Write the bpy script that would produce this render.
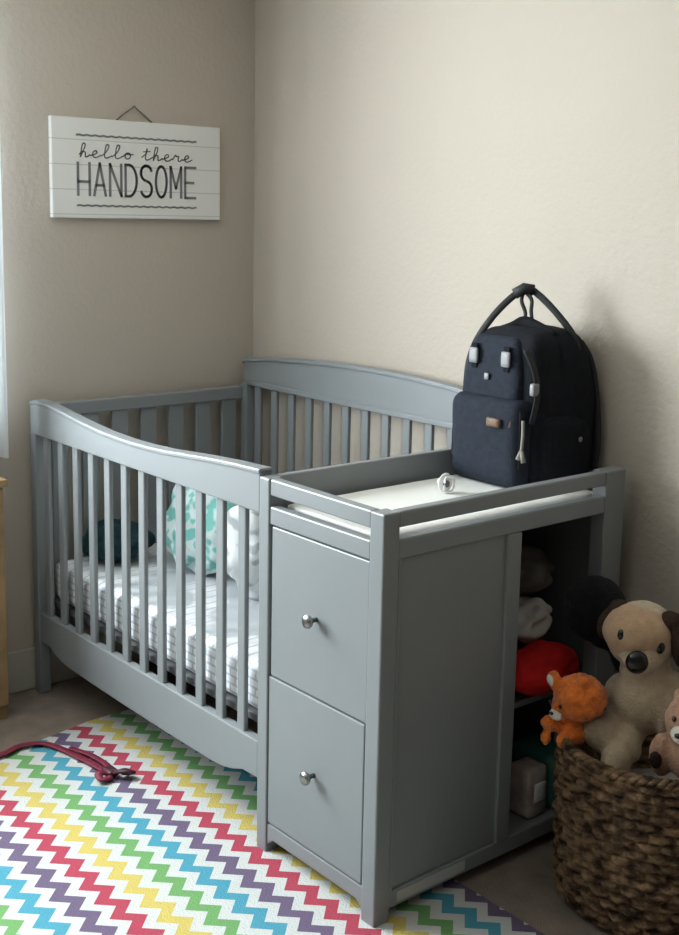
import bpy, bmesh, math, random
from mathutils import Vector, Matrix, noise, Euler
random.seed(7)
for o in list(bpy.data.objects): bpy.data.objects.remove(o)
C = bpy.context.scene.collection
PI = math.pi

# ------------------------------------------------------------------ camera
yaw, pitch, roll = 0.8537, -0.16648, 0.02534
FPX, PX, PY = 1208.95, 379.55, 412.02
cy_, sy_, cp_, sp_ = math.cos(yaw), math.sin(yaw), math.cos(pitch), math.sin(pitch)
d = Vector((-sy_*cp_, cy_*cp_, sp_)); r = Vector((cy_, sy_, 0)); u = r.cross(d)
r2 = math.cos(roll)*r + math.sin(roll)*u; u2 = -math.sin(roll)*r + math.cos(roll)*u
cam = bpy.data.cameras.new('camera'); camo = bpy.data.objects.new('camera', cam); C.objects.link(camo)
m = Matrix((r2, u2, -d)).transposed().to_4x4(); m.translation = Vector((1.8439, -1.6288, 1.5799))
camo.matrix_world = m
cam.sensor_fit = 'VERTICAL'; cam.sensor_height = 36; cam.lens = FPX/935*36
cam.shift_x = (339.5-PX)/935; cam.shift_y = (PY-467.5)/935
cam.clip_start = 0.05
bpy.context.scene.camera = camo

# ------------------------------------------------------------------ light
w = bpy.data.worlds.new('world'); bpy.context.scene.world = w; w.use_nodes = True
bg = w.node_tree.nodes['Background']; bg.inputs[0].default_value = (0.80, 0.90, 1.0, 1); bg.inputs[1].default_value = 1.0
la = bpy.data.lights.new('window_daylight', 'AREA'); la.shape = 'RECTANGLE'; la.size = 1.15; la.size_y = 1.85
la.energy = 150; la.color = (0.89, 0.95, 1.0)
lo = bpy.data.objects.new('window_daylight', la); C.objects.link(lo)
lo.location = (-1.86, -1.16, 1.58); lo.rotation_euler = (0, -PI/2, 0)   # shines towards +X through the window
vs = bpy.context.scene.view_settings
vs.view_transform = 'Standard'; vs.look = 'None'; vs.gamma = 1; vs.use_curve_mapping = False; vs.exposure = 0.66

# ------------------------------------------------------------------ materials
def mat(name, col, rough=0.6, noise_amt=0.0, nscale=20, bump=0.0, bscale=80, metal=0, sheen=0, spec=0.5, detail=3):
    M = bpy.data.materials.new(name); M.use_nodes = True; nt = M.node_tree; b = nt.nodes['Principled BSDF']
    b.inputs['Base Color'].default_value = (*col, 1); b.inputs['Roughness'].default_value = rough
    b.inputs['Metallic'].default_value = metal; b.inputs['Sheen Weight'].default_value = sheen
    b.inputs['Specular IOR Level'].default_value = spec
    tc = nt.nodes.new('ShaderNodeTexCoord')
    if noise_amt:
        n = nt.nodes.new('ShaderNodeTexNoise'); n.inputs['Scale'].default_value = nscale; n.inputs['Detail'].default_value = detail
        nt.links.new(tc.outputs['Object'], n.inputs['Vector'])
        cr = nt.nodes.new('ShaderNodeValToRGB'); nt.links.new(n.outputs['Fac'], cr.inputs[0])
        cr.color_ramp.elements[0].position = .3; cr.color_ramp.elements[1].position = .7
        cr.color_ramp.elements[0].color = (*[c*(1-noise_amt) for c in col], 1)
        cr.color_ramp.elements[1].color = (*[min(1, c*(1+noise_amt)) for c in col], 1)
        nt.links.new(cr.outputs[0], b.inputs['Base Color'])
    if bump:
        n = nt.nodes.new('ShaderNodeTexNoise'); n.inputs['Scale'].default_value = bscale; n.inputs['Detail'].default_value = 3
        nt.links.new(tc.outputs['Object'], n.inputs['Vector'])
        bp = nt.nodes.new('ShaderNodeBump'); bp.inputs['Strength'].default_value = bump; bp.inputs['Distance'].default_value = .01
        nt.links.new(n.outputs['Fac'], bp.inputs['Height']); nt.links.new(bp.outputs[0], b.inputs['Normal'])
    return M
M_wall = mat('wall_paint', (.462, .402, .342), .75, .015, 3, .22, 55, spec=.3)
M_far = mat('unseen_wall_darkened', (.085, .072, .06), .9)  # wall paint darkened on the unseen walls to cut bounced light
M_ceil = mat('ceiling_paint', (.75, .73, .68), .9)
M_base = mat('baseboard_paint', (.46, .43, .38), .5)
M_floor = mat('carpet', (.25, .20, .165), .95, .14, 14, .6, 220, spec=.1)
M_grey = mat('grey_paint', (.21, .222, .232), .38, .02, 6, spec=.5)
M_shaded = mat('grey_paint_shaded', (.16, .17, .18), .5)  # same grey paint, with the shade inside the open shelves put into its colour
M_metal = mat('brushed_nickel', (.34, .34, .34), .3, metal=1)
M_white = mat('white_paint', (.82, .82, .80), .5)
M_navy = mat('navy_canvas', (.014, .018, .029), .85, .25, 60, .25, 400, spec=.25)
M_navyd = mat('navy_canvas_dark', (.008, .009, .013), .9, .2, 60, .2, 400, spec=.2)
M_strap = mat('black_webbing', (.012, .012, .014), .7)
M_silver = mat('silver_buckle', (.22, .22, .23), .5)
M_zip = mat('pale_cord', (.22, .205, .18), .7)
M_leather = mat('brown_leather', (.13, .075, .045), .6)
M_pad = mat('pad_vinyl', (.84, .83, .80), .45, bump=.15, bscale=30)
M_black = mat('black_plush', (.008, .008, .010), .95, .3, 40, .6, 200, sheen=.05, spec=.1)
M_orange = mat('orange_plush', (.72, .17, .025), .95, .35, 45, .8, 130, sheen=.3, spec=.1)
M_wplush = mat('white_plush', (.75, .70, .62), .95, .1, 60, .6, 200, spec=.1)
M_beige = mat('beige_plush', (.48, .375, .265), .95, .1, 50, .5, 220, sheen=.2, spec=.1)
M_tan = mat('tan_plush', (.46, .30, .19), .95, .1, 50, .5, 220, sheen=.2, spec=.1)
M_brownp = mat('dark_brown_plush', (.045, .028, .020), .95, .2, 50, .5, 220, spec=.1)
M_peach = mat('peach_plush', (.50, .29, .20), .95, .15, 50, .6, 200, sheen=.2, spec=.1)
M_red = mat('red_fabric', (.55, .012, .012), .8, .25, 25, .3, 60, spec=.2)
M_eye = mat('glossy_black', (.006, .006, .006), .25)
M_gold = mat('gold_thread', (.55, .40, .15), .5)
M_wood = mat('tan_wood', (.27, .17, .08), .5, .2, 12)
M_dteal = mat('dark_teal_fleece', (.018, .045, .055), .9, .3, 25, .4, 120, spec=.15)
M_string = mat('dark_string', (.14, .12, .10), .8)
M_ink = mat('grey_ink', (.17, .17, .18), .7)
M_maroon = mat('maroon_webbing', (.16, .008, .03), .6, .2, 90)
M_clip = mat('dark_maroon', (.05, .006, .014), .5)
M_label = mat('pale_label', (.42, .42, .41), .6)
M_teal = mat('teal_pack', (.03, .16, .12), .5)
M_pack = mat('pink_grey_pack', (.42, .34, .30), .5, .35, 22)
M_cloth = mat('pale_cloth', (.50, .47, .44), .9, .12, 14, .3, 40)
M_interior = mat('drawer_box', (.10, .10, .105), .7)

def tex(M): return M.node_tree.nodes, M.node_tree.links, M.node_tree.nodes['Principled BSDF']
def math_n(nt, op, a, b=None, c=None):
    n = nt.nodes.new('ShaderNodeMath'); n.operation = op
    for i, v in enumerate((a, b, c)):
        if v is None: continue
        if isinstance(v, (int, float)): n.inputs[i].default_value = v
        else: nt.links.new(v, n.inputs[i])
    return n.outputs[0]

# chevron rug: zigzag colour bands parted by white ones
M_rug = mat('chevron_rug', (.8, .8, .78), .95, bump=.5, bscale=260, spec=.1)
nt = M_rug.node_tree; b = nt.nodes['Principled BSDF']
tc = nt.nodes.new('ShaderNodeTexCoord'); sx = nt.nodes.new('ShaderNodeSeparateXYZ'); nt.links.new(tc.outputs['Object'], sx.inputs[0])
tri = math_n(nt, 'PINGPONG', math_n(nt, 'ADD', sx.outputs[0], 20.0), .0372)
v = math_n(nt, 'ADD', sx.outputs[1], tri)
PIT = .0747
t = math_n(nt, 'FRACT', math_n(nt, 'ADD', math_n(nt, 'DIVIDE', math_n(nt, 'SUBTRACT', v, .048+.0186-PIT*.26), PIT*5), 20.0))
cr = nt.nodes.new('ShaderNodeValToRGB'); cr.color_ramp.interpolation = 'CONSTANT'; nt.links.new(t, cr.inputs[0])
cols = [(.52, .41, .12), (.15, .32, .12), (.075, .28, .37), (.14, .105, .17), (.38, .06, .09)]   # yellow, green, teal, purple, red
els = cr.color_ramp.elements
WH = (.53, .53, .515, 1)
els[0].position = 0; els[0].color = (*cols[0], 1); els[1].position = .104; els[1].color = WH
for k in range(1, 5):
    e = els.new(k*.2); e.color = (*cols[k], 1)
    e = els.new(k*.2+.104); e.color = WH
nt.links.new(cr.outputs[0], b.inputs['Base Color'])

# fitted sheet: white with small pale grey marks in rows
M_sheet = mat('white_patterned_sheet', (.8, .8, .82), .9, spec=.2)
nt = M_sheet.node_tree; b = nt.nodes['Principled BSDF']
tc = nt.nodes.new('ShaderNodeTexCoord')
br = nt.nodes.new('ShaderNodeTexBrick'); mp = nt.nodes.new('ShaderNodeMapping')
mp.inputs['Rotation'].default_value = (PI/2, 0, 0)
nt.links.new(tc.outputs['Object'], mp.inputs[0]); nt.links.new(mp.outputs[0], br.inputs[0])
br.inputs['Scale'].default_value = 1; br.inputs['Brick Width'].default_value = .045; br.inputs['Row Height'].default_value = .022
br.inputs['Mortar Size'].default_value = .0035; br.inputs['Mortar Smooth'].default_value = .2
br.inputs['Color1'].default_value = (.80, .80, .83, 1); br.inputs['Color2'].default_value = (.72, .73, .77, 1); br.inputs['Mortar'].default_value = (.50, .52, .55, 1)
nt.links.new(br.outputs[0], b.inputs['Base Color'])

def voro_mat(name, c1, c2, scale, thr=.42):
    M = mat(name, c1, .9, spec=.15); nt = M.node_tree; b = nt.nodes['Principled BSDF']
    tc = nt.nodes.new('ShaderNodeTexCoord'); n = nt.nodes.new('ShaderNodeTexNoise'); n.inputs['Scale'].default_value = scale
    n.inputs['Detail'].default_value = 1
    nt.links.new(tc.outputs['Object'], n.inputs['Vector'])
    cr = nt.nodes.new('ShaderNodeValToRGB'); nt.links.new(n.outputs['Fac'], cr.inputs[0])
    cr.color_ramp.elements[0].position = thr; cr.color_ramp.elements[0].color = (*c1, 1)
    cr.color_ramp.elements[1].position = thr+.08; cr.color_ramp.elements[1].color = (*c2, 1)
    nt.links.new(cr.outputs[0], b.inputs['Base Color']); return M
M_mint = voro_mat('mint_and_white_print', (.20, .50, .46), (.62, .72, .71), 26, .47)
M_blanket = voro_mat('white_and_grey_print', (.45, .48, .50), (.78, .79, .80), 22, .40)

# woven seagrass
M_weave = mat('seagrass', (.12, .068, .036), .8, bump=.6, bscale=160, spec=.25)
nt = M_weave.node_tree; b = nt.nodes['Principled BSDF']; tc = nt.nodes.new('ShaderNodeTexCoord')
n = nt.nodes.new('ShaderNodeTexNoise'); n.inputs['Scale'].default_value = 26; n.inputs['Detail'].default_value = 4
mp = nt.nodes.new('ShaderNodeMapping'); mp.inputs['Scale'].default_value = (1, 1, 2.4)
nt.links.new(tc.outputs['Object'], mp.inputs[0]); nt.links.new(mp.outputs[0], n.inputs['Vector'])
cr = nt.nodes.new('ShaderNodeValToRGB'); nt.links.new(n.outputs['Fac'], cr.inputs[0])
cr.color_ramp.elements[0].position = .36; cr.color_ramp.elements[0].color = (.025, .012, .007, 1)
cr.color_ramp.elements[1].position = .66; cr.color_ramp.elements[1].color = (.24, .145, .08, 1)
nt.links.new(cr.outputs[0], b.inputs['Base Color'])

# sign boards: white shiplap
M_sign = mat('white_shiplap', (.72, .71, .69), .6)
nt = M_sign.node_tree; b = nt.nodes['Principled BSDF']; tc = nt.nodes.new('ShaderNodeTexCoord')
sx = nt.nodes.new('ShaderNodeSeparateXYZ'); nt.links.new(tc.outputs['Object'], sx.inputs[0])
f = math_n(nt, 'FRACT', math_n(nt, 'DIVIDE', math_n(nt, 'ADD', sx.outputs[2], 5.0), .077))
g = math_n(nt, 'LESS_THAN', f, .04)
mx = nt.nodes.new('ShaderNodeMix'); mx.data_type = 'RGBA'; nt.links.new(g, mx.inputs[0])
mx.inputs[6].default_value = (.72, .71, .69, 1); mx.inputs[7].default_value = (.52, .51, .50, 1)
nt.links.new(mx.outputs[2], b.inputs['Base Color'])

# sheer curtain added to imitate the window glow
M_sheer = bpy.data.materials.new('sheer_white_voile'); M_sheer.use_nodes = True; nt = M_sheer.node_tree
nt.nodes.remove(nt.nodes['Principled BSDF'])
df = nt.nodes.new('ShaderNodeBsdfDiffuse'); df.inputs[0].default_value = (.9, .93, .96, 1)
tl = nt.nodes.new('ShaderNodeBsdfTranslucent'); tl.inputs[0].default_value = (.9, .94, .98, 1)
tp = nt.nodes.new('ShaderNodeBsdfTransparent')
m1 = nt.nodes.new('ShaderNodeMixShader'); m1.inputs[0].default_value = .6; nt.links.new(df.outputs[0], m1.inputs[1]); nt.links.new(tl.outputs[0], m1.inputs[2])
m2 = nt.nodes.new('ShaderNodeMixShader'); m2.inputs[0].default_value = .75; nt.links.new(tp.outputs[0], m2.inputs[1]); nt.links.new(m1.outputs[0], m2.inputs[2])
nt.links.new(m2.outputs[0], nt.nodes['Material Output'].inputs[0])
# window glass
M_glass = bpy.data.materials.new('window_glass'); M_glass.use_nodes = True; nt = M_glass.node_tree
nt.nodes.remove(nt.nodes['Principled BSDF'])
gl = nt.nodes.new('ShaderNodeBsdfGlossy'); gl.inputs['Roughness'].default_value = .02
tp = nt.nodes.new('ShaderNodeBsdfTransparent'); tp.inputs[0].default_value = (.96, .98, .97, 1)
m2 = nt.nodes.new('ShaderNodeMixShader'); m2.inputs[0].default_value = .06
nt.links.new(tp.outputs[0], m2.inputs[1]); nt.links.new(gl.outputs[0], m2.inputs[2]); nt.links.new(m2.outputs[0], nt.nodes['Material Output'].inputs[0])

# ------------------------------------------------------------------ mesh helpers (world coordinates in, local to the parent out)
def world_of(p): return p.matrix_world if p else Matrix()
def obj(name, bm, m, parent=None, smooth=False, bevel=0, origin=None, auto=None):
    off = Vector((0, 0, 0))
    if parent is not None:
        q = parent
        while q is not None: off += q.location; q = q.parent
    elif origin is not None: off = Vector(origin)
    bm.normal_update()
    loc = Vector((0, 0, 0))
    me = bpy.data.meshes.new(name)
    if parent is not None or origin is not None:
        bmesh.ops.translate(bm, verts=bm.verts, vec=-off)
    bm.to_mesh(me); bm.free()
    if smooth:
        for p in me.polygons: p.use_smooth = True
    me.materials.append(m)
    o = bpy.data.objects.new(name, me); C.objects.link(o)
    if parent is not None: o.parent = parent
    elif origin is not None: o.location = origin
    if bevel:
        md = o.modifiers.new('bevel', 'BEVEL'); md.width = bevel; md.segments = 2; md.limit_method = 'ANGLE'; md.harden_normals = False
    return o
def tag(o, label, cat=None, group=None, kind=None):
    if label: o['label'] = label
    if cat: o['category'] = cat
    if group: o['group'] = group
    if kind: o['kind'] = kind
    return o
def thing(name, label, cat, loc=(0, 0, 0), group=None):
    o = bpy.data.objects.new(name, None); C.objects.link(o); o.location = loc; o.empty_display_size = .05
    return tag(o, label, cat, group)
def box(x0, x1, y0, y1, z0, z1, bm=None):
    bm = bm or bmesh.new()
    vs = [bm.verts.new((x, y, z)) for x in (x0, x1) for y in (y0, y1) for z in (z0, z1)]
    for q in ((0, 1, 3, 2), (4, 6, 7, 5), (0, 4, 5, 1), (2, 3, 7, 6), (0, 2, 6, 4), (1, 5, 7, 3)): bm.faces.new([vs[i] for i in q])
    bmesh.ops.recalc_face_normals(bm, faces=bm.faces); return bm
def prism_y(pts, y0, y1, bm=None):            # outline in X,Z extruded along Y
    bm = bm or bmesh.new()
    a = [bm.verts.new((x, y0, z)) for x, z in pts]; c = [bm.verts.new((x, y1, z)) for x, z in pts]
    n = len(pts)
    for i in range(n): bm.faces.new((a[i], a[(i+1) % n], c[(i+1) % n], c[i]))
    bm.faces.new(a); bm.faces.new(c[::-1]); bmesh.ops.recalc_face_normals(bm, faces=bm.faces); return bm
def smooth_pts(pts, n=6):
    out = []
    P = [Vector(p) for p in pts]
    for i in range(len(P)-1):
        p0 = P[i-1] if i else P[0]*2-P[1]; p1 = P[i]; p2 = P[i+1]; p3 = P[i+2] if i+2 < len(P) else P[-1]*2-P[-2]
        for k in range(n):
            t = k/n
            out.append(.5*((2*p1)+(p2-p0)*t+(2*p0-5*p1+4*p2-p3)*t*t+(3*p1-p0-3*p2+p3)*t**3))
    out.append(P[-1]); return out
def tube(pts, rad, seg=8, bm=None, closed=False, flat=1.0, flat_dir=None):
    bm = bm or bmesh.new(); rings = []; N = len(pts); pts = [Vector(p) for p in pts]
    up = Vector(flat_dir) if flat_dir else Vector((0, 0, 1))
    for i, p in enumerate(pts):
        a = pts[i-1] if (i or closed) else p; c = pts[(i+1) % N] if (i < N-1 or closed) else p
        t = (c-a).normalized(); s = t.cross(up)
        if s.length < 1e-3: s = t.cross(Vector((1, 0, 0)))
        s.normalize(); q = s.cross(t).normalized()
        rr = rad[i] if isinstance(rad, (list, tuple)) else rad
        rings.append([bm.verts.new(p+rr*(math.cos(2*PI*k/seg)*s+flat*math.sin(2*PI*k/seg)*q)) for k in range(seg)])
    for i in range(N if closed else N-1):
        A, B = rings[i], rings[(i+1) % N]
        for k in range(seg): bm.faces.new((A[k], A[(k+1) % seg], B[(k+1) % seg], B[k]))
    if not closed: bm.faces.new(rings[0][::-1]); bm.faces.new(rings[-1])
    bmesh.ops.recalc_face_normals(bm, faces=bm.faces); return bm
def lathe(prof, c, axis='Z', seg=24, bm=None):
    bm = bm or bmesh.new(); rings = []; c = Vector(c)
    for r_, h in prof:
        ring = []
        for k in range(seg):
            a = 2*PI*k/seg; x, y = r_*math.cos(a), r_*math.sin(a)
            v = {'Z': (x, y, h), 'Y': (x, h, y), 'X': (h, x, y)}[axis]; ring.append(bm.verts.new(c+Vector(v)))
        rings.append(ring)
    for A, B in zip(rings, rings[1:]):
        for k in range(seg): bm.faces.new((A[k], A[(k+1) % seg], B[(k+1) % seg], B[k]))
    bm.faces.new(rings[0][::-1]); bm.faces.new(rings[-1]); bmesh.ops.recalc_face_normals(bm, faces=bm.faces); return bm
def ell(c, rad, rot=(0, 0, 0), bm=None, sub=3):
    bm = bm or bmesh.new(); M = Matrix.Translation(c) @ Euler(rot).to_matrix().to_4x4() @ Matrix.Diagonal((*rad, 1))
    bmesh.ops.create_icosphere(bm, subdivisions=sub, radius=1, matrix=M); return bm
def rough(bm, amt, sc, seed=0):
    bm.normal_update()
    for v in bm.verts:
        v.co += v.normal*amt*noise.noise(v.co*sc+Vector((seed, 0, 0)))
    return bm
def blob(name, ells, m, parent, voxel=.006, fuzz=0.0, sc=60, origin=None, smooth_it=4):
    """several overlapping masses fused into ONE continuous surface"""
    bm = bmesh.new()
    for e in ells: ell(*e, bm=bm) if len(e) == 3 else ell(e[0], e[1], (0, 0, 0), bm=bm)
    o = obj(name, bm, m, parent, True, origin=origin)
    md = o.modifiers.new('fuse', 'REMESH'); md.mode = 'VOXEL'; md.voxel_size = voxel; md.use_smooth_shade = True
    s = o.modifiers.new('soften', 'SMOOTH'); s.iterations = smooth_it; s.factor = .6
    if fuzz:
        tx = bpy.data.textures.new(name+'_fuzz', 'CLOUDS'); tx.noise_scale = 1/sc; tx.noise_depth = 2
        dm = o.modifiers.new('fuzz', 'DISPLACE'); dm.texture = tx; dm.strength = fuzz; dm.mid_level = .5
    return o
def rbox(x0, x1, y0, y1, z0, z1, rad, cuts=5, fn=None, bm=None, seg=4):
    bm = bm or bmesh.new(); t = bmesh.new(); box(x0, x1, y0, y1, z0, z1, t)
    bmesh.ops.subdivide_edges(t, edges=t.edges[:], cuts=cuts, use_grid_fill=True)
    cx, cy, cz = (x0+x1)/2, (y0+y1)/2, (z0+z1)/2
    for v in t.verts:                          # round every edge
        c = Vector((min(max(v.co.x, x0+rad), x1-rad), min(max(v.co.y, y0+rad), y1-rad), min(max(v.co.z, z0+rad), z1-rad)))
        dlt = v.co-c
        if dlt.length > rad: v.co = c+dlt.normalized()*rad
        if fn: v.co = Vector(fn(v.co))
    me = bpy.data.meshes.new('tmp'); t.to_mesh(me); t.free(); bm.from_mesh(me); bpy.data.meshes.remove(me); return bm

# ------------------------------------------------------------------ setting
WX, WY, RX, FY, CH = -1.7264, .871, 2.75, -2.75, 2.46     # wall planes, ceiling height
WT = .12
def struct(name, bm, m, **k): return tag(obj(name, bm, m, **k), None, None, None, 'structure')
struct('floor', box(WX-WT, RX+WT, FY-WT, WY+WT, -.1, 0), M_floor)
struct('ceiling', box(WX-WT, RX+WT, FY-WT, WY+WT, CH, CH+.1), M_ceil)
struct('wall_back', box(WX-WT, RX+WT, WY, WY+WT, 0, CH), M_wall)
struct('wall_right', box(RX, RX+WT, FY, WY, 0, CH), M_far)
struct('wall_front', box(WX-WT, RX+WT, FY-WT, FY, 0, CH), M_far)
wy0, wy1, wz0, wz1 = -2.12, -.20, .92, 2.20               # window opening
bm = bmesh.new()
box(WX-WT, WX, FY, wy0, 0, CH, bm); box(WX-WT, WX, wy1, WY, 0, CH, bm)
box(WX-WT, WX, wy0, wy1, 0, wz0, bm); box(WX-WT, WX, wy0, wy1, wz1, CH, bm)
struct('wall_left', bm, M_wall)
win = obj('window_1', box(WX-.02, WX+.05, wy0-.05, wy1+.05, wz0-.03, wz0), M_white); tag(win, None, kind='structure')
bm = bmesh.new()
xa, xb = WX-.10, WX-.06
box(xa, xb, wy0, wy0+.045, wz0, wz1, bm); box(xa, xb, wy1-.045, wy1, wz0, wz1, bm)
box(xa, xb, wy0+.045, wy1-.045, wz0, wz0+.045, bm); box(xa, xb, wy0+.045, wy1-.045, wz1-.045, wz1, bm)
ym = (wy0+wy1)/2; box(xa+.005, xb-.005, ym-.02, ym+.02, wz0+.045, wz1-.045, bm)
obj('window_frame', bm, M_white, win, bevel=.004)
obj('window_pane', box(WX-.083, WX-.079, wy0+.04, wy1-.04, wz0+.04, wz1-.04), M_glass, win)
def baseboard(name, x0, x1, y0, y1):
    struct(name, box(x0, x1, y0, y1, 0, .142), M_base, bevel=.006)
baseboard('baseboard_left', WX, WX+.014, FY, WY-.014)
baseboard('baseboard_back', WX, RX, WY-.014, WY)
baseboard('baseboard_right', RX-.014, RX, FY, WY-.014)
baseboard('baseboard_front', WX+.014, RX-.014, FY, FY+.014)

# ------------------------------------------------------------------ chevron rug
RT = .0015
bm = bmesh.new(); nx, ny = 90, 70; X1, Y0, Y1 = 1.35, -1.75, .282
def edge(y): return -1.376 + .20*max(0, min(.6, .03-y)) - .0
top = []
for j in range(ny+1):
    y = Y0+(Y1-Y0)*j/ny; row = []
    for i in range(nx+1):
        x = edge(y)+(X1-edge(y))*i/nx
        lift = .0006*(1+noise.noise(Vector((x*4, y*4, 0))))
        row.append(bm.verts.new((x, y, RT+lift)))
    top.append(row)
for j in range(ny):
    for i in range(nx): bm.faces.new((top[j][i], top[j][i+1], top[j+1][i+1], top[j+1][i]))
ret = bmesh.ops.extrude_face_region(bm, geom=bm.faces[:])
for v in ret['geom']:
    if isinstance(v, bmesh.types.BMVert): v.co.z = .0004
bmesh.ops.recalc_face_normals(bm, faces=bm.faces)
rug = obj('area_rug', bm, M_rug, smooth=False)
tag(rug, 'white rug with rainbow chevron zigzag stripes on the carpet', 'rug')

# ------------------------------------------------------------------ crib with changer
L, D, W, H = 1.70, .8126, .4524, .948
crib = thing('crib', 'grey wooden crib with attached changing table and two drawers', 'crib', (-L/2, D/2, 0))
def cp(name, bm, m=M_grey, bevel=.003, label=None, parent=None, smooth=False):
    o = obj(name, bm, m, parent or crib, smooth, bevel)
    if label: o['label'] = label
    return o
ST = .022
front_top = [(-1.70, .953), (-1.665, .962), (-1.62, .9625), (-1.56, .960), (-1.46, .950), (-1.34, .938), (-1.22, .930), (-1.10, .927), (-.98, .929), (-.88, .934), (-.78, .942), (-.68, .950), (-.56, .957), (-.452, .961)]
# front side of crib
# posts are 40 mm square
cp('post', box(-1.70, -1.662, 0, .04, 0, .862), bevel=.004)
fr = cp('top_rail', prism_y(front_top+[(-.452, .856), (-1.70, .856)], 0.002, .036), bevel=.004)
lip = [(x, z+.004) for x, z in front_top]
cp('rail_cap', prism_y(lip+[(x, z-.010) for x, z in front_top[::-1]], -.0005, .040), bevel=.004)
bot = [(-.455, .276), (-1.662, .276), (-1.662, .178)] + [(-1.60+.045*i, .150-.006*math.sin(PI*i/24)+.028*(max(0, abs(i-12)-9)/3)**2) for i in range(25)] + [(-.455, .180)]
cp('lower_rail', prism_y(bot, .004, .032), bevel=.003)
for k in range(12):
    x = -1.613+.0975*k
    cp('slat', box(x-.0165, x+.0165, .011, .025, .27, .862), bevel=.004)
DB = D+.018
# back side
back_top = [(-1.685, 1.034), (-1.66, 1.043), (-1.60, 1.050), (-1.50, 1.060), (-1.38, 1.068), (-1.25, 1.076), (-1.12, 1.081), (-1.0, 1.083), (-.88, 1.082), (-.76, 1.079), (-.64, 1.073), (-.54, 1.064), (-.47, 1.052), (-.452, 1.040)]
cp('back_rail', prism_y(back_top+[(-.452, .955), (-1.685, .955)], DB-.030, DB-.004), bevel=.004)
cp('rail_cap', prism_y([(x, z+.008) for x, z in back_top]+[(x, z-.006) for x, z in back_top[::-1]], DB-.036, DB), bevel=.003)
cp('back_moulding', prism_y([(-1.66, .972), (-.455, .972), (-.455, .955), (-1.66, .955)], DB-.036, DB-.026), bevel=.003)
cp('post', box(-1.685, -1.650, DB-.04, DB-.002, 0, .960), bevel=.004)
cp('post', box(-.494, -.456, DB-.04, DB-.002, .0, .960), bevel=.004)
cp('back_lower_rail', box(-1.662, -.494, DB-.032, DB-.006, .18, .276))
for k in range(12):
    x = -1.604+.0975*k
    cp('slat', box(x-.0165, x+.0165, DB-.026, DB-.012, .27, .960), bevel=.004)
# left end
cp('end_rail', box(-1.698, -1.668, .04, DB-.04, .905, .948), bevel=.004)
cp('end_lower_rail', box(-1.696, -1.670, .04, DB-.04, .18, .276))
for k in range(7):
    y = .04+(DB-.08)*(k+.5)/7
    cp('slat', box(-1.690, -1.676, y-.030, y+.030, .27, .908), bevel=.004)
# spring base
cp('mattress_base', box(-1.658, -.462, .040, D-.044, .296, .3165), M_interior)

# changer carcass
PZ = .948
def post(x0, x1, y0, y1): cp('post', box(x0, x1, y0, y1, 0, PZ), bevel=.004)
post(-.452, -.412, 0, .042); post(-.046, 0, 0, .046); post(-.046, 0, D-.076, D); post(-.452, -.412, D-.038, D-.0)
# front guard rails: a slot shows between them
cp('guard_rail', box(-.412, -.046, .003, .030, .908, .948), bevel=.004)
cp('apron_rail', box(-.412, -.046, .003, .030, .838, .882), bevel=.004)
cp('guard_rail', box(-.030, -.003, .046, D-.076, .912, .948), bevel=.004)
cp('apron_rail', box(-.030, -.003, .046, D-.076, .842, .886), bevel=.004)
cp('guard_panel', box(-.452, -.430, .042, D-.038, .820, .948), bevel=.004)
cp('tray', box(-.430, -.030, .030, D-.030, .842, .858))
cp('inner_side_panel', box(-.450, -.432, .042, D-.038, .05, .820))
cp('back_panel', box(-.412, -.046, D-.018, D-.006, .05, .860), M_shaded)
# side with framed panel, mullion and open shelf
cp('side_panel', box(-.022, -.010, .046, .392, .070, .842))
cp('panel_stile', box(-.026, -.001, .046, .054, .07, .842), bevel=.002)
cp('mullion', box(-.030, -.001, .388, .434, .070, .842), bevel=.003)
cp('divider_panel', box(-.432, -.030, .412, .430, .05, .842), M_shaded)
cp('side_lower_rail', box(-.030, -.003, .046, D-.076, .030, .070), bevel=.003)
cp('warning_label', box(-.004, -.0018, .070, .285, .038, .064), M_label, 0, 'pale printed strip on the lower side rail')
cp('shelf', box(-.432, -.012, .430, D-.018, .052, .068), M_grey)
cp('shelf', box(-.432, -.045, .430, D-.018, .375, .391), M_shaded)
# drawers
cp('front_lower_rail', prism_y([(-.412, .078), (-.046, .078), (-.046, .022), (-.07, .040), (-.388, .040), (-.412, .022)], .004, .026), bevel=.003)
def drawer(z0, z1, xa_, xb_):
    b_ = bmesh.new(); box(xa_, xb_, .004, .022, z0, z1, b_)
    o = cp('drawer', b_, bevel=.003)
    bb = bmesh.new(); box(-.400, -.058, .022, .385, z0+.02, z1-.06, bb)
    cp('drawer_box', bb, M_interior, 0, parent=o)
    zc = (z0+z1)/2+.004
    prof = [(.006, .004), (.006, -.014), (.0145, -.017), (.0165, -.022), (.0150, -.027), (.008, -.030), (.001, -.0305)]
    cp('knob', lathe(prof, (-.229, 0, zc), 'Y', 24), M_metal, 0, 'brushed metal knob', parent=o, smooth=True)
drawer(.466, .835, -.4035, -.047); drawer(.082, .4615, -.4105, -.0525)

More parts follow.
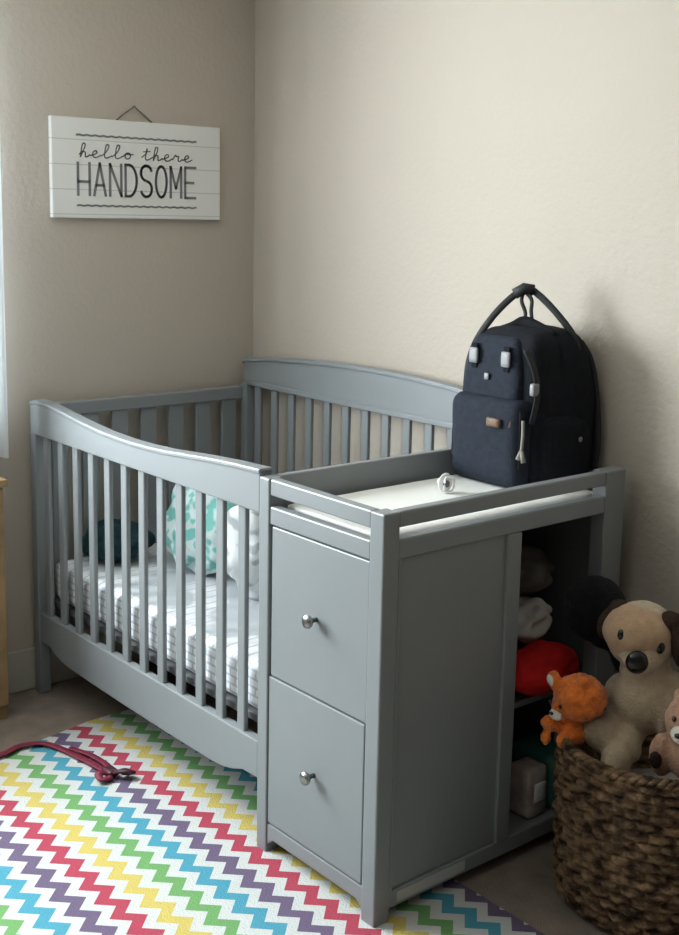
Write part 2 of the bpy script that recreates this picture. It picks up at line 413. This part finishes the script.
# ------------------------------------------------------------------ mattress and bedding
def soft(v):
    n = .0035*noise.noise(Vector((v.x*7, v.y*7, v.z*7))); return (v.x, v.y, v.z+n)
mt = obj('crib_mattress', rbox(-1.655, -.465, .042, D-.05, .318, .447, .03, 24, soft), M_sheet, smooth=True, origin=(-1.06, .40, .318))
tag(mt, 'crib mattress in a white sheet printed with small grey marks', 'mattress')
def fold_pillow(name, c, rad, rot, m, seed, p=2.6, label='', cat='', sc=9, amt=.014):
    bm = bmesh.new(); bmesh.ops.create_icosphere(bm, subdivisions=5, radius=1)
    R_ = Euler(rot).to_matrix()
    for v in bm.verts:
        a = v.co.copy(); s = (abs(a.x)**p+abs(a.y)**p)**(1/p)/max(1e-6, math.hypot(a.x, a.y)) if math.hypot(a.x, a.y) > 1e-6 else 1
        a.x /= s; a.y /= s
        a *= 1+amt*8*noise.noise(v.co*2.3+Vector((seed, 3, 1)))
        q = R_ @ Vector((a.x*rad[0], a.y*rad[1], a.z*rad[2]))
        v.co = Vector(c)+q
    rough(bm, amt, sc*2.5, seed)
    zmin = .4515
    for v in bm.verts: v.co.z = max(v.co.z, zmin)
    o = obj(name, bm, m, smooth=True, origin=(c[0], c[1], zmin)); return tag(o, label, cat)
fold_pillow('nursing_pillow', (-1.26, .37, .60), (.165, .150, .085), (PI/2-.25, 0, .1), M_mint, 3, label='mint green and white pillow standing on the crib mattress behind the slats', cat='pillow')
fold_pillow('fleece_cushion', (-1.535, .21, .510), (.105, .10, .062), (.15, 0, .1), M_dteal, 5, label='dark teal cushion lying at the window end of the crib', cat='cushion')
fold_pillow('baby_blanket', (-.955, .38, .60), (.115, .11, .165), (0, .08, 0), M_blanket, 9, label='bunched white and grey blanket at the changer end of the crib', cat='blanket', amt=.022, sc=3.5)

# ------------------------------------------------------------------ changing pad, pacifier
def padf(v):
    xc = (v.x+.235)/.18; z = v.z
    return (v.x, v.y, z + .0015*noise.noise(v*9))
pad = obj('changing_pad', rbox(-.409, -.049, .046, D-.040, .8585, .886, .012, 22, padf), M_pad, smooth=True, origin=(-.235, .4, .86))
tag(pad, 'white changing pad lying in the changing table tray', 'changing pad')
pz = .8875
pc = thing('pacifier', 'small white pacifier on the changing pad in front of the backpack', 'pacifier', (-.262, .43, pz))
M_pac = mat('pacifier_plastic', (.80, .80, .79), .3)
M_pacg = mat('pacifier_grey', (.12, .11, .12), .4)
obj('shield', lathe([(.001, -.002), (.022, -.002), (.0245, 0), (.022, .003), (.001, .002)], (-.262, .43, pz+.0245), 'X', 24), M_pac, pc, True)
obj('nipple', ell((-.276, .43, pz+.0245), (.013, .008, .008), bm=None), M_pac, pc, True)
a = [Vector((-.249+.004*math.sin(k), .43+.018*math.cos(2*PI*k/16), pz+.022+.018*math.sin(2*PI*k/16))) for k in range(16)]
obj('ring', tube(a, .0028, 6, closed=True), M_pac, pc, True)
obj('button', lathe([(.001, 0), (.009, 0), (.009, .006), (.005, .008), (.001, .008)], (-.260, .43, pz+.022), 'X', 16), M_pacg, pc, True)

# ------------------------------------------------------------------ backpack
bp = thing('backpack', 'dark navy diaper backpack standing on the changing pad against wall', 'backpack', (-.27, .72, .888))
B0 = .888
def taper(v):
    t = max(0, (v.z-1.02)/.26)
    x = -.268+(v.x+.268)*(1-.16*t*t); y = v.y+.012*t*t if v.y < .72 else v.y-.02*t*t
    if v.x > -.2: x += .020*max(0, (v.y-.70)/.145)*min(1, max(0, (1.29-v.z)/.15))
    x += .006*noise.noise(v*8); y += .005*noise.noise(v*8+Vector((4, 4, 4)))
    z = v.z + (.012*math.cos((v.x+.268)/.13*1.4) if v.z > 1.2 else 0)
    return (x, y, z)
obj('body', rbox(-.398, -.134, .615, .845, B0, 1.278, .045, 16, taper), M_navyd, bp, True)
def pk(v):
    b_ = .010*math.cos((v.x+.275)/.13*1.3)*math.cos((v.z-1.01)/.11*1.2) if v.y < .60 else 0
    return (v.x+.003*noise.noise(v*11), v.y-b_+.003*noise.noise(v*9), v.z)
fp = obj('front_pocket', rbox(-.398, -.156, .572, .64, B0, 1.115, .026, 14, pk), M_navy, bp, True)
obj('upper_pocket', rbox(-.392, -.188, .594, .66, 1.095, 1.268, .022, 12, lambda v: (-.285+(v.x+.285)*(1-.25*max(0, (v.z-1.13)/.14)**2), v.y+.02*max(0, (v.z-1.1)/.16), v.z+.002*noise.noise(v*10))), M_navy, bp, True)
sp = obj('side_pocket', rbox(-.175, -.112, .640, .815, B0+.002, 1.075, .024, 10, lambda v: (v.x-.010*max(0, (v.z-1.0)/.07), v.y, v.z)), M_navyd, bp, True)
obj('grommet', lathe([(.001, 0), (.007, 0), (.007, .002), (.003, .003), (.001, .003)], (-.113, .762, 1.01), 'X', 16), M_silver, sp, True)
# zip lines
def zarc(x0, x1, z0, z1, y, rad=.02, n=6):
    pts = [(x0, y, z0), (x0, y, z1-rad)]
    for k in range(1, n+1): a = PI-PI/2*k/n; pts.append((x0+rad+rad*math.cos(a), y, z1-rad+rad*math.sin(a)))
    for k in range(0, n+1): a = PI/2-PI/2*k/n; pts.append((x1-rad+rad*math.cos(a), y, z1-rad+rad*math.sin(a)))
    pts.append((x1, y, z0)); return pts
obj('zipper', tube(zarc(-.397, -.160, .945, 1.109, .583, .03), .0028, 6), M_strap, fp, True)
# buckles and badge on the upper pocket
for x in (-.345, -.232):
    obj('strap_tab', box(x-.011, x+.009, .601, .607, 1.180, 1.245), M_navyd, bp, bevel=.002)
    z = 1.213
    bk = bmesh.new(); rbox(x-.015, x+.015, .5945, .6025, z-.020, z+.020, .004, 3, None, bk)
    obj('buckle', bk, M_silver, bp, True)
obj('badge', rbox(-.303, -.287, .595, .599, 1.155, 1.172, .002, 2), M_silver, bp, True)
obj('badge', rbox(-.250, -.205, .554, .564, 1.045, 1.068, .002, 2), M_leather, bp, True)['label'] = 'brown leather patch'
# side strap with buckle, zip pull
obj('side_strap', tube(smooth_pts([(-.178, .612, 1.245), (-.150, .618, 1.19), (-.140, .620, 1.13), (-.142, .606, 1.06)], 5), .011, 8, flat=.35, flat_dir=(1, 0, 0)), M_strap, bp, True)
obj('buckle', rbox(-.152, -.136, .602, .624, 1.130, 1.162, .004, 3), M_silver, bp, True)
zp = obj('zipper_pull', tube(smooth_pts([(-.150, .583, 1.070), (-.146, .580, 1.03), (-.147, .578, .99)], 4), .0042, 8), M_zip, bp, True)
obj('tassel', tube([(-.147, .578, .995), (-.156, .576, .972)], [.005, .0065], 8), M_zip, zp, True)
obj('tassel', tube([(-.147, .578, .995), (-.137, .577, .966)], [.005, .0065], 8), M_zip, zp, True)
zp2 = obj('zipper_pull', tube([(-.178, .574, 1.085), (-.181, .570, 1.05)], [.003, .005], 8), M_leather, bp, True)
# handles
obj('carry_handle', tube(smooth_pts([(-.392, .622, 1.13), (-.385, .622, 1.19), (-.366, .630, 1.25), (-.340, .660, 1.312), (-.312, .698, 1.362), (-.285, .722, 1.385), (-.255, .735, 1.372), (-.205, .755, 1.325), (-.160, .775, 1.265), (-.145, .78, 1.20)], 5), .0095, 8, flat=.45, flat_dir=(.3, -1, 0)), M_strap, bp, True)
obj('handle_wrap', tube([(-.308, .703, 1.370), (-.290, .720, 1.386), (-.268, .731, 1.382)], .015, 10), M_strap, bp, True)
obj('rear_handle', tube(smooth_pts([(-.300, .735, 1.284), (-.296, .735, 1.32), (-.305, .728, 1.352), (-.290, .722, 1.376), (-.268, .725, 1.358), (-.276, .735, 1.325), (-.272, .74, 1.284)], 5), .0065, 8, flat=.5, flat_dir=(0, 1, 0)), M_strap, bp, True)
obj('shoulder_strap', tube(smooth_pts([(-.18, .815, 1.25), (-.155, .832, 1.20), (-.138, .842, 1.10), (-.128, .842, 1.0), (-.132, .84, .92)], 5), .018, 10, flat=.4, flat_dir=(0, 1, 0)), M_strap, bp, True)
obj('shoulder_strap', tube(smooth_pts([(-.34, .825, 1.24), (-.365, .838, 1.20), (-.378, .842, 1.10), (-.380, .842, 1.0), (-.375, .84, .93)], 5), .018, 10, flat=.4, flat_dir=(0, 1, 0)), M_strap, bp, True)
obj('top_flap', tube(smooth_pts([(-.36, .70, 1.268), (-.32, .715, 1.282), (-.285, .72, 1.298), (-.23, .72, 1.288), (-.17, .715, 1.272)], 4), [.012+.004*math.sin(i/16*PI) for i in range(17)], 8), M_navyd, bp, True)

# ------------------------------------------------------------------ wall sign with lettering
SX = WX+.022
sg = thing('wall_sign', 'white board sign reading hello there handsome, hanging on the wall', 'sign', (WX+.001, .418, 1.687))
sb = obj('board', box(WX+.002, SX, .095, .714, 1.528, 1.838), M_sign, sg, bevel=.003)
Sx = SX+.0012
def strokes(lines, wd, xf):
    """flat pen strokes on the sign face; every line is a list of (y, z)"""
    bm = bmesh.new()
    for ln in lines:
        P = [Vector((0, a_, b_)) for a_, b_ in ln]
        for A, B in zip(P, P[1:]):
            t = (B-A)
            if t.length < 1e-6: continue
            t.normalize(); n_ = Vector((0, -t.z, t.y))*wd/2; e = t*wd*.35
            q = [A-e+n_, A-e-n_, B+e-n_, B+e+n_]
            f0 = [bm.verts.new((SX-.0002, v.y, v.z)) for v in q]; f1 = [bm.verts.new((xf, v.y, v.z)) for v in q]
            bm.faces.new(f1)
            for i in range(4): bm.faces.new((f0[i], f0[(i+1) % 4], f1[(i+1) % 4], f1[i]))
    bmesh.ops.recalc_face_normals(bm, faces=bm.faces); return bm
def arc(cx, cz, rx, rz, a0, a1, n=14): return [(cx+rx*math.cos(math.radians(a0+(a1-a0)*k/n)), cz+rz*math.sin(math.radians(a0+(a1-a0)*k/n))) for k in range(n+1)]
CAPS = {'H': [[(0, 0), (0, 1)], [(1, 0), (1, 1)], [(0, .42), (1, .42)]],
 'A': [[(0, 0), (.5, 1), (1, 0)], [(.16, .32), (.84, .32)]],
 'N': [[(0, 0), (0, 1), (1, 0), (1, 1)]],
 'D': [[(0, 0), (0, 1)] + arc(.3, .5, .7, .5, 90, -90) + [(0, 0)]],
 'S': [arc(.5, .76, .5, .24, 20, 250)+arc(.5, .25, .5, .25, 75, -160)],
 'O': [arc(.5, .5, .5, .5, 0, 360, 24)],
 'M': [[(0, 0), (0, 1), (.5, .3), (1, 1), (1, 0)]],
 'E': [[(1, 0), (0, 0), (0, 1), (1, 1)], [(0, .5), (.8, .5)]]}
word = 'HANDSOME'; y0, y1, zb, hh = .183, .618, 1.5995, .100
adv = (y1-y0)/(len(word)-.22); lw = adv*.72
lines = []
for i, ch in enumerate(word):
    for ln in CAPS[ch]: lines.append([(y0+i*adv+a_*lw, zb+b_*hh) for a_, b_ in ln])
obj('block_lettering', strokes(lines, .0085, Sx), M_ink, sg)
SCR = {  # looping lower-case hand
 'h': [[(0, .3), (.35, .8), (.45, 1.5), (.3, 1.65), (.18, 1.4), (.15, 0), (.3, .55), (.5, .62), (.58, .4), (.6, .05), (.8, .05), (1, .3)]],
 'e': [[(0, .2), (.35, .35), (.6, .55), (.5, .8), (.28, .72), (.2, .35), (.4, 0), (.7, .05), (1, .3)]],
 'l': [[(0, .2), (.4, .7), (.62, 1.4), (.48, 1.65), (.32, 1.4), (.3, .3), (.45, 0), (.7, .05), (1, .3)]],
 'o': [[(0, .3), (.3, .7), (.2, .3), (.4, 0), (.68, .15), (.68, .6), (.45, .75), (.3, .6), (.6, .55), (1, .6)]],
 't': [[(0, .3), (.35, .8), (.42, 1.4), (.36, .3), (.5, 0), (.75, .08), (1, .3)], [(.1, 1.0), (.75, 1.08)]],
 'r': [[(0, .2), (.25, .8), (.35, .62), (.6, .65), (.58, .2), (.75, .02), (1, .3)]]}
lines = []; yy = .187; stp = .0385
for ch in 'hello there':
    if ch == ' ':
        obj('script_word', strokes(lines, .0036, Sx-.0002), M_ink, sg); lines = []; yy += .030; continue
    for ln in SCR[ch]:
        P = smooth_pts([(yy+a_*stp*.95+b_*.004, 1.718+b_*.0255, 0) for a_, b_ in ln], 3)
        lines.append([(q.x, q.y) for q in P])
    yy += stp
obj('script_word', strokes(lines, .0036, Sx-.0002), M_ink, sg)
for nm, za in (('upper_rule', 1.785), ('lower_rule', 1.567)):
    lines = []
    for k in range(44): lines.append([(.180+k*.0100, za+.0012*math.sin(k*2.2)), (.180+k*.0100+.0068, za+.0012*math.sin(k*2.2+1))])
    obj(nm, strokes(lines, .0058, Sx-.0004), M_ink, sg)
obj('hanging_string', tube([(WX+.006, .325, 1.836), (WX+.008, .357, 1.862), (WX+.010, .392, 1.885), (WX+.008, .427, 1.862), (WX+.006, .462, 1.836)], .0022, 6), M_string, sg, True)
nl = obj('nail', lathe([(.0015, -.004), (.0015, .012), (.004, .012), (.004, .015), (.001, .015)], (WX+.001, .392, 1.886), 'X', 12), M_metal, smooth=True, origin=(WX, .392, 1.886))
tag(nl, 'small nail in the wall holding the string of the sign', 'nail')

# ------------------------------------------------------------------ left edge of the frame: added glow curtain and wooden cabinet
bm = bmesh.new(); n = 60; rows = []
for j in range(2):
    row = []
    for i in range(n+1):
        y = -.092-.32*i/n
        x = -1.655+.030*math.sin(i*.62)*(1 if j else .8)
        row.append(bm.verts.new((x, y, .80 if j else 2.30)))
    rows.append(row)
for i in range(n): bm.faces.new((rows[0][i], rows[0][i+1], rows[1][i+1], rows[1][i]))
cu = thing('curtain', 'sheer white curtain added at the left edge for the window glow', 'curtain', (-1.66, -.9, .8))
o = obj('glow_curtain_panel', bm, M_sheer, cu, True)
obj('curtain_rod', tube([(-1.655, .0-.06, 2.31), (-1.655, -1.95, 2.31)], .009, 10), M_metal, cu, True)
for y in (-.12, -1.90): obj('rod_bracket', box(WX+.0005, -1.655, y-.008, y+.008, 2.302, 2.318), M_metal, cu)
cb = thing('side_cabinet', 'low tan wooden cabinet cut by the left edge of the photo', 'cabinet', (-1.62, -.45, 0))
obj('cabinet_body', box(WX+.016, -1.545, -.74, -.158, .04, .735), M_wood, cb, bevel=.003)
obj('cabinet_top', box(WX+.016, -1.530, -.75, -.150, .735, .757), M_wood, cb, bevel=.003)
obj('plinth', box(WX+.016, -1.550, -.735, -.163, .0, .04), M_wood, cb)
for y0_, y1_ in ((-.735, -.455), (-.448, -.163)):
    dd = obj('cabinet_door', box(-1.545, -1.533, y0_, y1_, .05, .728), M_wood, cb, bevel=.002)
    yk = -.475 if y1_ < -.4 else -.442
    obj('door_knob', lathe([(.004, 0), (.004, .012), (.010, .016), (.010, .022), (.001, .025)], (-1.533, yk, .42), 'X', 16), M_metal, dd, True)

# ------------------------------------------------------------------ strap on the rug
st = thing('dog_leash', 'thin maroon webbing strap with a dark clip lying on the rug', 'strap', (-1.12, -.15, RT+.003))
zr = RT+.0065
pts = smooth_pts([(-1.40, -.62, zr), (-1.33, -.42, zr), (-1.30, -.30, zr+.004), (-1.318, -.225, zr+.006), (-1.295, -.165, zr+.004), (-1.235, -.137, zr), (-1.14, -.118, zr), (-1.07, -.108, zr), (-1.015, -.104, zr+.002)], 6)
obj('webbing', tube(pts, .013, 8, flat=.22), M_maroon, st, True)
obj('webbing_fold', tube(smooth_pts([(-1.22, -.118, zr+.004), (-1.14, -.095, zr+.006), (-1.06, -.088, zr+.005), (-1.0, -.100, zr+.006)], 5), .010, 8, flat=.22), M_maroon, st, True)
obj('clip', rbox(-1.035, -.985, -.120, -.085, RT+.003, RT+.024, .010, 5), M_clip, st, True)
obj('bow_loop', tube(smooth_pts([(-.995, -.100, RT+.014), (-.965, -.085, RT+.028), (-.955, -.065, RT+.020), (-.985, -.075, RT+.012)], 5), .012, 8, flat=.5), M_clip, st, True)
obj('bow_loop', tube(smooth_pts([(-1.00, -.110, RT+.014), (-1.005, -.140, RT+.022), (-.98, -.145, RT+.014), (-.98, -.115, RT+.012)], 5), .011, 8, flat=.5), M_maroon, st, True)

# ------------------------------------------------------------------ basket
BX, BY, BH = .307, .604, .388
def brad(z):
    t = z/BH
    if t < .12: return .198+.030*math.sin(min(1, t/.12)*PI/2)
    return .228+.012*(t-.12)/.88
bk = thing('woven_basket', 'round dark brown woven seagrass basket full of plush toys', 'basket', (BX, BY, 0))
bm = bmesh.new(); NA, NR, sub = 360, 17, 8; rings = []
rowh = BH/NR; NST = 27
for j in range(NR*sub+1):
    z = .001+(BH-.001)*j/(NR*sub); row = int(min(NR-1, j//sub)); fz = (j-row*sub)/sub; ring = []
    for i in range(NA):
        a = 2*PI*i/NA; ph = (a/(2*PI)*NST + .5*(row % 2)) ; fr_ = ph % 1
        over = math.sin(PI*fr_)**.7                     # strand passing over a stake
        rnd = noise.noise(Vector((int(ph)*3.1, row*1.7, 5)))
        tw = .0022*math.sin(2*PI*(fr_*2.0+fz))
        bul = .015*over*(math.sin(PI*min(1, max(0, fz)))**.6 if 0 < fz < 1 else 0)*(1+.45*rnd)
        rr = brad(z)-.006+bul+tw
        ring.append(bm.verts.new((BX+rr*math.cos(a), BY+rr*math.sin(a), z+.0018*rnd)))
    rings.append(ring)
for j in range(2):                                       # inner wall
    z = BH if j == 0 else .02; rr = brad(z)-.018
    rings.append([bm.verts.new((BX+rr*math.cos(2*PI*i/NA), BY+rr*math.sin(2*PI*i/NA), z)) for i in range(NA)])
for A, B in zip(rings, rings[1:]):
    for i in range(NA): bm.faces.new((A[i], A[(i+1) % NA], B[(i+1) % NA], B[i]))
bm.faces.new(rings[0][::-1]); bm.faces.new(rings[-1])
bmesh.ops.recalc_face_normals(bm, faces=bm.faces)
obj('woven_body', bm, M_weave, bk, True)
bm = bmesh.new(); NRm = 260; R0 = brad(BH)-.006
for s in range(3):
    pts = []
    for k in range(NRm):
        a = 2*PI*k/NRm; q = a*26+s*2*PI/3
        pts.append((BX+(R0+.0065*math.cos(q))*math.cos(a), BY+(R0+.0065*math.cos(q))*math.sin(a), BH+.004+.0065*math.sin(q)))
    tube(pts, .0075, 6, bm, closed=True)
obj('rim', bm, M_weave, bk, True)

# ------------------------------------------------------------------ plush toys (plain, generic animals)
# soft filling hidden low in the basket: a folded blanket the toys rest on
fill = obj('folded_blanket', rough(ell((BX, BY, .165), (.185, .185, .130), sub=5), .012, 14), M_cloth, smooth=True, origin=(BX, BY, .04))
tag(fill, 'pale blanket stuffed low inside the woven basket beneath the toys', 'blanket')

# beige dog
def V(c, *o): return tuple(a+b for a, b in zip(c, o))
hc = (.238, .592, .625)
dog = thing('plush_dog', 'beige plush dog with big black nose sitting in the basket', 'stuffed toy', (.25, .60, .37))
blob('plush_body', [(hc, (.083, .083, .080)), ((.268, .555, .592), (.048, .048, .038)),      # head and muzzle
    ((.255, .600, .475), (.078, .078, .085)), ((.250, .598, .54), (.060, .060, .05)),
    ((.252, .545, .395), (.036, .070, .036), (.45, 0, .25)), ((.262, .492, .352), (.034, .050, .046), (.6, 0, .35)),   # near leg and foot
    ((.208, .535, .405), (.036, .052, .034), (.2, 0, .5)), ((.222, .505, .392), (.066, .036, .040), (0, .45, .80)), ((.262, .530, .372), (.036, .030, .034)), ((.322, .585, .455), (.026, .026, .058), (0, -.15, 0)),
    ((.320, .628, .490), (.028, .034, .062), (0, -.25, 0)), ((.180, .585, .470), (.028, .032, .052), (0, .3, 0))],
    M_beige, dog, .006, .003, 90)
obj('face_patch', rough(ell((.236, .586, .634), (.084, .084, .068), sub=4), .003, 40), M_tan, dog, True)
obj('nose', ell((.286, .514, .592), (.026, .017, .027), (0, 0, .85)), M_eye, dog, True)
obj('eye', ell((.312, .560, .624), (.011, .009, .015), (0, 0, .85)), M_eye, dog, True)
obj('eye', ell((.243, .508, .645), (.009, .008, .013), (0, 0, .85)), M_eye, dog, True)
blob('ear', [((.322, .618, .625), (.020, .034, .058), (0, -.15, .5)), ((.300, .610, .672), (.028, .030, .024))], M_brownp, dog, .005, .002, 80)
blob('ear', [((.165, .560, .640), (.016, .030, .046), (0, .25, -.3)), ((.185, .575, .680), (.026, .026, .020))], M_brownp, dog, .005, .002, 80)

# orange cat-like plush at the rim
oc = (.170, .466, .482)
fx = thing('plush_fox', 'fluffy orange plush fox with white muzzle leaning over the basket rim', 'stuffed toy', (.16, .45, .40))
blob('plush_body', [(oc, (.063, .060, .055)), ((.148, .437, .462), (.030, .030, .030)), ((.160, .452, .402), (.036, .034, .036)),
    ((.128, .415, .418), (.022, .020, .018)), ((.172, .412, .392), (.016, .022, .016), (0, .2, 0)), ((.125, .405, .385), (.012, .014, .018)),
    ((.125, .428, .515), (.020, .014, .026), (0, -.5, 0)), ((.192, .440, .530), (.015, .012, .018), (0, .4, 0))],
    M_orange, fx, .0045, .010, 55, smooth_it=2)
obj('muzzle', rough(ell((.146, .411, .447), (.017, .014, .013), sub=4), .002, 60), M_wplush, fx, True)
obj('nose', ell((.144, .397, .453), (.006, .004, .004)), M_eye, fx, True)
for c_ in ((.129, .409, .473), (.163, .404, .473)): obj('eye', ell(c_, (.0045, .004, .0055)), M_eye, fx, True)
obj('inner_ear', ell((.120, .417, .520), (.009, .005, .014), (0, -.5, 0)), M_wplush, fx, True)

# black plush seen from behind
bl = thing('black_plush_toy', 'solid black plush toy slumped with its back to the camera behind the plush dog', 'stuffed toy', (.12, .68, .42))
blob('plush_body', [((.068, .632, .634), (.078, .076, .082)), ((.15, .70, .55), (.072, .07, .09)), ((.19, .69, .45), (.06, .06, .08)),
    ((.085, .655, .575), (.040, .045, .045), (0, .3, 0))], M_black, bl, .007, .004, 70)

# peach plush at the right
pe = thing('peach_plush_toy', 'peach plush bear hanging over the basket rim at the right edge', 'stuffed toy', (.42, .52, .40))
blob('plush_body', [((.378, .500, .410), (.028, .030, .055), (.2, .1, 0)), ((.435, .520, .50), (.060, .055, .060)), ((.43, .53, .42), (.055, .05, .06)), ((.392, .545, .470), (.024, .024, .035)),
    ((.49, .51, .41), (.028, .03, .05)), ((.395, .53, .545), (.018, .012, .018)), ((.475, .53, .55), (.018, .012, .018))], M_peach, pe, .005, .003, 80)
obj('paw_pad', ell((.383, .470, .408), (.014, .008, .022), (.2, 0, .4)), M_brownp, pe, True)
obj('muzzle', ell((.445, .470, .488), (.026, .02, .020)), M_wplush, pe, True)
obj('nose', ell((.449, .449, .493), (.008, .005, .006)), M_eye, pe, True)
for c_ in ((.425, .468, .518), (.468, .472, .518)): obj('eye', ell(c_, (.005, .005, .006)), M_eye, pe, True)

# ------------------------------------------------------------------ things on the open shelves
bm = bmesh.new(); bmesh.ops.create_icosphere(bm, subdivisions=5, radius=1)
for v in bm.verts:
    q = v.co*(1+.16*noise.noise(v.co*2.2+Vector((2, 0, 0))))
    v.co = Vector((-.062+q.x*.074, .592+q.y*.120, .451+q.z*.058))
    v.co.z = max(v.co.z, .3925)
rc = thing('red_cushion', 'bright red stuffed cushion on the middle shelf behind the orange toy', 'cushion', (-.062, .592, .392))
obj('cover', rough(bm, .008, 22), M_red, rc, True)
obj('gold_ornament', ell((.010, .575, .445), (.004, .010, .008)), M_gold, rc, True)
def clothes(name, c, rad, m, seed, label):
    bm = bmesh.new(); bmesh.ops.create_icosphere(bm, subdivisions=5, radius=1)
    for v in bm.verts:
        q = v.co*(1+.3*noise.noise(v.co*2.0+Vector((seed, 0, 0))))
        v.co = Vector((c[0]+q.x*rad[0], c[1]+q.y*rad[1], c[2]+q.z*rad[2]))
    rough(bm, .012, 20, seed)
    o = obj(name, bm, m, smooth=True, origin=c); tag(o, label, 'cloth'); return o
clothes('folded_cloth', (-.160, .625, .543), (.070, .080, .052), M_cloth, 4, 'crumpled pale cloth on top of the red cushion in the open shelf')
M_dcl = mat('dark_cloth', (.08, .07, .06), .9, .2, 12)
clothes('dark_garment', (-.21, .64, .662), (.10, .10, .065), M_dcl, 8, 'dark brown garment heaped above the pale cloth inside the open shelf')
pk_ = thing('wipes_pack', 'pink and grey wipes pack standing upright on the bottom shelf', 'pack', (-.065, .567, .068))
obj('pouch', rbox(-.105, -.028, .532, .606, .0685, .200, .012, 6, lambda v: (v.x+.004*noise.noise(v*20), v.y, v.z)), M_pack, pk_, True)
obj('flap', rbox(-.026, -.022, .548, .590, .115, .165, .0018, 2), M_white, pk_, True)
tb = obj('storage_box', rbox(-.190, -.030, .622, .728, .0685, .205, .010, 4), M_teal, smooth=True, origin=(-.11, .675, .068))
tag(tb, 'dark teal box on the bottom shelf beside the wipes pack', 'box')
